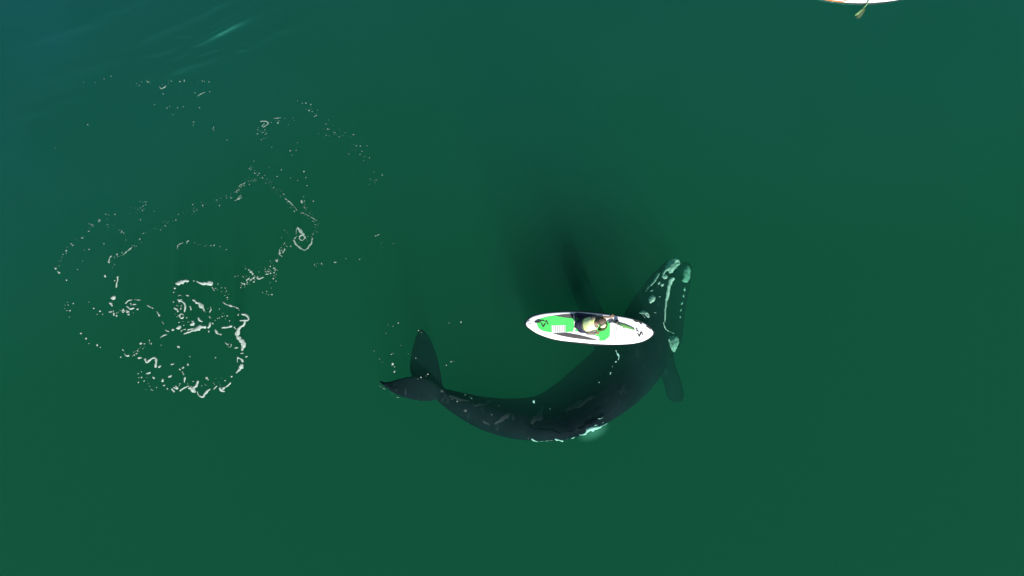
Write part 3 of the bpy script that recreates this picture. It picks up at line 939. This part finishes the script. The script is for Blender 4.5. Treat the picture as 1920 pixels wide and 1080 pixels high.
F([(1127, 822), (1118, 850), (1095, 880)], [14, 16, 26]); F([(1060, 872), (1085, 888), (1112, 906)], [14, 26, 8]); F([(1064, 858), (1025, 876), (995, 897)], [8, 9, 9])
F([(1032, 795), (1030, 838)], [11, 7]); F([(1012, 752), (1026, 782)], [5, 5]); F([(965, 858), (978, 878), (950, 868)], [9, 12, 7]); F([(936, 880), (958, 905)], [14, 12])
for a in ((907, 880, 7), (882, 856, 9, 5, 0), (873, 822, 8, 14, 15), (927, 792, 14, 8, 30), (940, 704, 15, 5, 10), (1056, 705, 8), (1020, 728, 10, 6, 50), (996, 741, 7), (985, 578, 12, 8, -20), (1190, 803, 9), (1200, 815, 5),
          (1068, 648, 5), (1254, 656, 5), (1098, 102, 5), (960, 156, 7), (953, 184, 5), (1050, 208, 12, 5, -15), (1338, 355, 7, 4, 0), (1356, 390, 5), (1268, 373, 4), (1282, 305, 5), (990, 402, 5), (1210, 360, 5)): D(*a)
F([(744, 662), (756, 690), (782, 672), (815, 656), (826, 690), (818, 728)], [16, 18, 14, 22, 18, 20]); D(850, 720, 12, 9, 40); D(705, 658, 14, 9, -10); F([(752, 773), (785, 762)], [6, 10]); D(808, 800, 9); D(695, 772, 5); D(697, 834, 5)
F([(583, 596), (596, 606)], [8, 6]); F([(598, 625), (608, 640), (632, 640)], [7, 12, 10]); D(715, 553, 9); D(740, 556, 7, 4, 0); D(570, 652, 5); D(668, 637, 6); D(684, 627, 6)
F([(603, 268), (624, 246), (655, 240)], 9); D(668, 272, 15, 6, 0); F([(612, 284), (640, 300), (668, 298)], [7, 14, 10]); D(692, 306, 9, 6, 30); F([(640, 262), (650, 280)], 5)
F([(668, 238), (715, 242)], [4, 4]); F([(758, 278), (805, 303)], [6, 11]); F([(828, 320), (850, 358)], [6, 11]); F([(868, 395), (882, 415)], [2, 2])
D(517, 225, 16, 18); F([(488, 258), (512, 284)], [16, 12])
F([(546, 70), (548, 100), (541, 130), (538, 152)], [12, 8, 11, 5]); D(457, 68, 10); D(527, 100, 5)
for a in ((100, 13, 8), (125, 43, 7), (178, 95, 6), (228, 265, 5), (205, 316, 5), (375, 300, 7), (420, 321, 7), (283, 481, 7), (320, 518, 7), (399, 565, 8), (340, 555, 4), (422, 581, 5), (340, 255, 3), (400, 343, 4), (440, 343, 4)): D(*a)
scatter(bm, Z4, 3.857, [(485, 315), (530, 335), (600, 315), (640, 340)], 30, 12, 2, 7)
scatter(bm, Z4, 3.857, [(820, 890), (700, 850), (780, 700)], 14, 22, 2, 5)
scatter(bm, Z4, 3.857, [(640, 640), (740, 560), (850, 545)], 16, 16, 2, 5)
scatter(bm, Z4, 3.857, [(1250, 130), (1330, 190), (1340, 240)], 12, 14, 2, 4)
scatter(bm, Z4, 3.857, [(1215, 300), (1215, 400), (1330, 360)], 12, 14, 2, 5)
scatter(bm, Z4, 3.857, [(940, 880), (1010, 820), (1060, 870), (1300, 830)], 18, 16, 2, 5)
scatter(bm, Z4, 3.857, [(960, 240), (1000, 400), (1100, 390)], 20, 14, 2, 6)
scatter(bm, Z4, 3.857, [(190, 345), (170, 245)], 7, 12, 2, 4)
F([(1506, 30), (1526, 55)], [5, 8]); F([(1550, 78), (1572, 88), (1600, 74)], [5, 9, 4]); scatter(bm, Z4, 3.857, [(1500, 22), (1526, 55), (1555, 80), (1590, 84), (1622, 58), (1640, 30)], 26, 5, 2, 6)
scatter(bm, Z4, 3.857, [(1435, 140), (1480, 110), (1540, 90)], 36, 14, 2, 6)
scatter(bm, Z4, 3.857, [(1640, 40), (1700, 15), (1660, 120), (1655, 215), (1555, 155)], 22, 12, 2, 6)
tag(link('foam', bm, M_foam, base=P(330, 620, FZ)), 'grey-white foam rings and swirls on the left water', 'foam', kind='stuff')

bm = bmesh.new()
F = lambda pts, wd: fr(bm, Z5, 2.7, pts, [x * 0.75 for x in wd] if isinstance(wd, list) else wd * 0.75, h=0.014)
D = lambda x, y, rx, ry=None, rot=None: fd(bm, Z5, 2.7, x, y, rx * 0.72, ry and ry * 0.72, rot, h=0.012)
SC = lambda pts, n, j, r0=1.4, r1=4.0: scatter(bm, Z5, 2.7, pts, int(n * 0.8), j * 1.2, r0 * 0.5, r1 * 0.72)
SC([(450, 120), (535, 92), (600, 120), (645, 95), (720, 88), (850, 92)], 26, 5); D(536, 92, 5); D(720, 88, 4); D(845, 92, 4); F([(595, 115), (605, 127), (628, 112)], [3, 5, 3])
for a in ((315, 78, 3), (350, 63, 3), (210, 95, 2.4), (270, 95, 2.2), (613, 153, 4), (570, 207, 4), (632, 224, 4), (645, 215, 3), (686, 223, 3.5), (715, 218, 3), (797, 222, 4), (662, 258, 2.5), (774, 147, 3.5), (767, 295, 4), (765, 310, 3), (232, 308, 4.5), (848, 142, 3), (936, 384, 3), (1162, 422, 2.5), (68, 425, 2)): D(*a)
F([(870, 318), (866, 332), (880, 345)], [2, 3, 1.5]); F([(785, 165), (810, 150), (825, 145)], [1.5, 3, 1.5])
F([(1102, 292), (1130, 290), (1142, 303), (1118, 322)], [5, 8, 7, 4]); F([(1125, 302), (1112, 318)], [4, 5]); SC([(1110, 345)], 26, 13, 1.5, 5); F([(1170, 278), (1210, 273)], [2, 3]); D(1193, 299, 5, 6); D(1160, 297, 3); SC([(1190, 275), (1275, 300)], 10, 10, 1.2, 3)
SC([(1315, 195), (1350, 235), (1390, 250)], 16, 12, 1.5, 4.5); D(1316, 200, 4); D(1386, 262, 5)
SC([(1455, 290), (1420, 355), (1520, 350), (1580, 345), (1610, 400), (1580, 440), (1665, 465), (1680, 520), (1705, 570), (1630, 590)], 62, 17, 1.2, 3.8); SC([(1560, 480), (1680, 600)], 16, 26, 1, 2.6)
SC([(1040, 525), (1090, 550), (1130, 580), (1190, 635), (1230, 690), (1290, 745), (1350, 770), (1388, 790), (1395, 840), (1370, 862)], 120, 7, 1.4, 4.2)
F([(1228, 680), (1262, 706), (1292, 742)], [3, 5, 4]); F([(1310, 690), (1316, 706)], [6, 4]); F([(1325, 720), (1338, 745)], [3, 3]); F([(1315, 752), (1355, 772), (1385, 790)], [3, 3, 3])
SC([(1320, 675), (1335, 720), (1355, 760)], 18, 6, 1.4, 3.5)
for a in ((1325, 545, 5.5), (1335, 575, 4), (1340, 616, 3.5), (1372, 695, 5), (1210, 536, 4.5), (1190, 570, 4), (1258, 577, 3), (1293, 590, 2.5), (1072, 493, 3), (1150, 524, 2.5), (1255, 440, 4.5), (1285, 438, 3.5), (1265, 462, 3), (1292, 400, 3), (1322, 672, 4)): D(*a)
SC([(1085, 582), (1040, 600), (1000, 618), (982, 648)], 30, 3, 1.6, 4.5); D(985, 648, 4.5); F([(975, 693), (1012, 676)], [3, 5]); F([(985, 685), (1008, 664)], [1.5, 2])
SC([(1085, 582), (1000, 618), (980, 650), (900, 690), (810, 716), (740, 755), (670, 775), (600, 830), (510, 858)], 95, 8, 1.2, 3.6); D(813, 716, 5); D(678, 790, 5)
SC([(510, 680), (520, 712), (500, 745)], 20, 7, 1.3, 3.5); SC([(555, 690), (565, 750), (450, 742)], 12, 10, 1.2, 2.8); D(498, 788, 5)
SC([(370, 760), (290, 790), (250, 815), (205, 880), (145, 910), (120, 945), (90, 1000), (70, 1035), (90, 1060)], 44, 5, 1.5, 4.5)
for a in ((370, 762, 5), (290, 790, 6), (254, 815, 5), (206, 880, 6), (148, 910, 5), (123, 944, 6), (106, 963, 4), (70, 1036, 7), (90, 1056, 6), (313, 910, 5), (320, 1075, 8), (512, 857, 4), (385, 1076, 6), (182, 1040, 4), (207, 997, 3)): D(*a)
SC([(330, 815), (400, 840), (425, 882)], 24, 9, 1.2, 3.2); F([(212, 940), (222, 947)], [6, 5]); D(238, 939, 5)
F([(338, 1006), (343, 982), (352, 970)], [12, 5, 8]); D(380, 963, 8); D(340, 1004, 7, 8); F([(410, 968), (440, 940), (456, 928)], [4, 5, 3]); SC([(345, 985), (400, 970), (460, 915), (505, 895)], 26, 6, 1.3, 4); SC([(370, 1020)], 8, 9, 1.3, 4)
F([(684, 938), (690, 915), (715, 905)], [3, 3, 2]); D(736, 898, 7, 5); SC([(690, 925), (736, 897), (790, 915), (870, 918), (940, 945)], 22, 5, 1.3, 3.5); D(871, 918, 5)
F([(1292, 825), (1306, 846), (1325, 868)], [9, 18, 12]); F([(1290, 830), (1285, 862)], [6, 4]); F([(1272, 888), (1294, 922), (1330, 942), (1356, 915), (1368, 880)], [9, 10, 9, 11, 9]); F(arc(1314, 880, 13, 0, 340), 8); F([(1275, 885), (1290, 870)], [6, 5]); F([(1325, 868), (1332, 885)], [10, 6])
SC([(1250, 815), (1240, 870), (1300, 900), (1385, 850)], 30, 12, 1.2, 3.2)
F([(1204, 935), (1200, 962), (1215, 975)], [7, 7, 5]); F([(1228, 932), (1218, 958)], [5, 4]); D(1187, 995, 10, 8, 40); SC([(1238, 900), (1210, 950), (1170, 1010), (1130, 1040)], 46, 10, 1.3, 4.5)
SC([(1375, 1015), (1425, 1015)], 12, 6, 1.6, 4.5); D(1481, 1003, 9, 5, 0); D(1536, 986, 3.5); D(1606, 988, 4)
F([(1044, 1040), (1058, 1052), (1068, 1068)], [4, 6, 6]); SC([(990, 1075), (1080, 1074), (1130, 1055), (1175, 1046)], 26, 7, 1.5, 4.5); SC([(1230, 1045), (1000, 1035)], 8, 14, 1.3, 3.5)
F([(1686, 872), (1710, 860)], [3, 2]); SC([(1705, 880), (1705, 940), (1710, 985)], 12, 12, 1.2, 3.2); D(1685, 870, 4); D(1775, 908, 2.5)
tag(link('foam', bm, M_thin, base=P(340, 330, FZ)), 'fine white foam specks and thin bubble trails on the upper left water', 'foam', kind='stuff')

# bubbles round the flukes
bm = bmesh.new()
for x, y, rx, ry in ((278, 494, 17, 22), (300, 524, 8, 7), (300, 580, 16, 9), (264, 383, 9, 8), (284, 374, 6, 5), (342, 32, 8, 9), (675, 607, 10, 9), (598, 640, 8, 9), (655, 627, 4, 5), (935, 467, 11, 8), (882, 507, 7, 7), (1046, 23, 12, 9),
                    (913, 30, 6, 5), (540, 426, 6, 7), (570, 115, 7, 8), (602, 138, 5, 5), (72, 346, 5, 5), (132, 438, 5, 6), (205, 146, 6, 5), (284, 68, 5, 5), (225, 52, 4, 4), (455, 378, 3, 4), (370, 284, 4, 4), (165, 468, 4, 3), (1000, 912, 7, 3),
                    (966, 462, 4, 4), (562, 660, 4, 4)):
    fd(bm, Z6, 6, x, y, rx * 0.8, ry * 0.8, h=0.012)
fr(bm, Z6, 6, [(128, 735), (150, 750), (196, 775)], [2, 4, 5]); fr(bm, Z6, 6, [(262, 822), (300, 842)], [2, 3]); fr(bm, Z6, 6, [(320, 864), (352, 870)], [4, 6])
tag(link('foam', bm, M_foam, base=P(790, 690, FZ)), 'few scattered bubbles over and beside the whale flukes', 'foam', kind='stuff')

# water breaking over the whale's flank and back
bm = bmesh.new()
fr(bm, Z7, 4.8, [(1465, 553), (1515, 543), (1560, 503), (1600, 492), (1650, 482), (1722, 448)], [5, 14, 34, 40, 20, 6], z=0.02, h=0.04)
for pts, wd in (([(1635, 406), (1665, 405), (1682, 397)], [3, 5, 4]), ([(1605, 466), (1632, 462)], [5, 4]), ([(1672, 446), (1698, 443)], [3, 4]), ([(1036, 590), (1062, 600), (1080, 608), (1100, 615)], [10, 16, 8, 5]),
                ([(1248, 590), (1272, 600), (1300, 600), (1326, 607)], [10, 9, 8, 7]), ([(1100, 615), (1160, 608), (1235, 600)], [2, 3, 2]), ([(1390, 586), (1412, 578), (1435, 571)], [3, 6, 3]), ([(436, 186), (448, 196)], [7, 4]),
                ([(478, 208), (505, 225)], [5, 6])):
    fr(bm, Z7, 4.8, pts, wd, z=0.02, h=0.02)
for a in ((1060, 252, 10, 15, 30), (372, 252, 4, 4), (1648, 80, 3, 8, 80), (1748, 3, 6, 5), (1204, 316, 4, 4)):
    fd(bm, Z7, 4.8, *a, z=0.02)
for pts, wd in (([(297, 88), (300, 112), (325, 148), (318, 188)], [12, 12, 15, 7]), ([(256, 248), (264, 268)], [6, 6]), ([(285, 207), (302, 200)], [10, 8]), ([(236, 312), (248, 318)], [14, 9]), ([(120, 402), (124, 418)], [5, 4])):
    fr(bm, Z8, 5.4, pts, wd, z=0.02, h=0.02)
tag(link('foam', bm, M_wash, base=P(1110, 790, 0.02)), 'turquoise white water breaking along the flank and back of the whale', 'foam', kind='stuff')
# cloud of bubbles just below it, glowing pale green inside the water
M_bub = bpy.data.materials.new('bubbly_water')
M_bub.use_nodes = True
t = M_bub.node_tree
t.nodes.remove(t.nodes['Principled BSDF'])
v_ = t.nodes.new('ShaderNodeVolumeScatter')
v_.inputs['Color'].default_value = (0.25, 0.95, 0.65, 1)
tc = t.nodes.new('ShaderNodeTexCoord'); gr = t.nodes.new('ShaderNodeTexGradient'); gr.gradient_type = 'SPHERICAL'
mp = t.nodes.new('ShaderNodeMapping'); mp.inputs['Rotation'].default_value = (0, 0, R(25)); mp.vector_type = 'TEXTURE'; mp.inputs['Scale'].default_value = (0.5, 0.24, 0.4)
ml = t.nodes.new('ShaderNodeMath'); ml.operation = 'MULTIPLY'; ml.inputs[1].default_value = 0.95
t.links.new(tc.outputs['Object'], mp.inputs['Vector']); t.links.new(mp.outputs[0], gr.inputs[0]); t.links.new(gr.outputs['Fac'], ml.inputs[0]); t.links.new(ml.outputs[0], v_.inputs['Density'])
t.links.new(v_.outputs[0], t.nodes['Material Output'].inputs['Volume'])
bm = bmesh.new()
bmesh.ops.create_icosphere(bm, subdivisions=4, radius=1.0)
for v in bm.verts:
    q = v.co * (1 + 0.25 * noise.noise(v.co * 1.6))
    v.co = Z7(1610, 560) + Matrix.Rotation(R(25), 3, 'Z') @ Vector((q.x * 0.62, q.y * 0.30, q.z * 0.38)) + Vector((0, 0, -0.5))
tag(link('bubbles', bm, M_bub, base=Z7(1610, 550) + Vector((0, 0, -0.5))), 'pale green bubbles glowing under the white water at the whale flank', 'bubbles', kind='stuff')

# added absorbing volume that deepens the shade in the water beyond the board
M_shade = bpy.data.materials.new('shade_volume')
M_shade.use_nodes = True
t = M_shade.node_tree
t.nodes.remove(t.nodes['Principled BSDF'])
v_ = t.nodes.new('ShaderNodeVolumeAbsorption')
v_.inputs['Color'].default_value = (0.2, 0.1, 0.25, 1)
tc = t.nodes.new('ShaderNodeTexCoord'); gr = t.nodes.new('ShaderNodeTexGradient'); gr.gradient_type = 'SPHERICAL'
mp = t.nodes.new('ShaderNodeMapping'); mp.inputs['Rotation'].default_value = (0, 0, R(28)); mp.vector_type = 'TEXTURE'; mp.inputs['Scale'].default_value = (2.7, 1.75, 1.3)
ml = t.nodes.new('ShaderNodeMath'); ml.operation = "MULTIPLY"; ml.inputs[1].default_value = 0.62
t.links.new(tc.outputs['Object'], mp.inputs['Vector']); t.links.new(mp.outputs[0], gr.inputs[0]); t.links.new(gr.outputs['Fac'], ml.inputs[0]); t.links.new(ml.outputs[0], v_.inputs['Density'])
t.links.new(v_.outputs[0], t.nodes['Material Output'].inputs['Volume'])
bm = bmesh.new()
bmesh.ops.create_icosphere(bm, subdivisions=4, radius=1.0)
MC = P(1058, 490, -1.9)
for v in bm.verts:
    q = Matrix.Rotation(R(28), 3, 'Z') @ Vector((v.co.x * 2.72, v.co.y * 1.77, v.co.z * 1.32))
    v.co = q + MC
tag(link('shade_patch', bm, M_shade, base=MC), 'added dark volume deepening the shade in the water beyond the central paddleboard', 'murky water', kind='stuff')  # added volume that deepens the shade, not murkier water
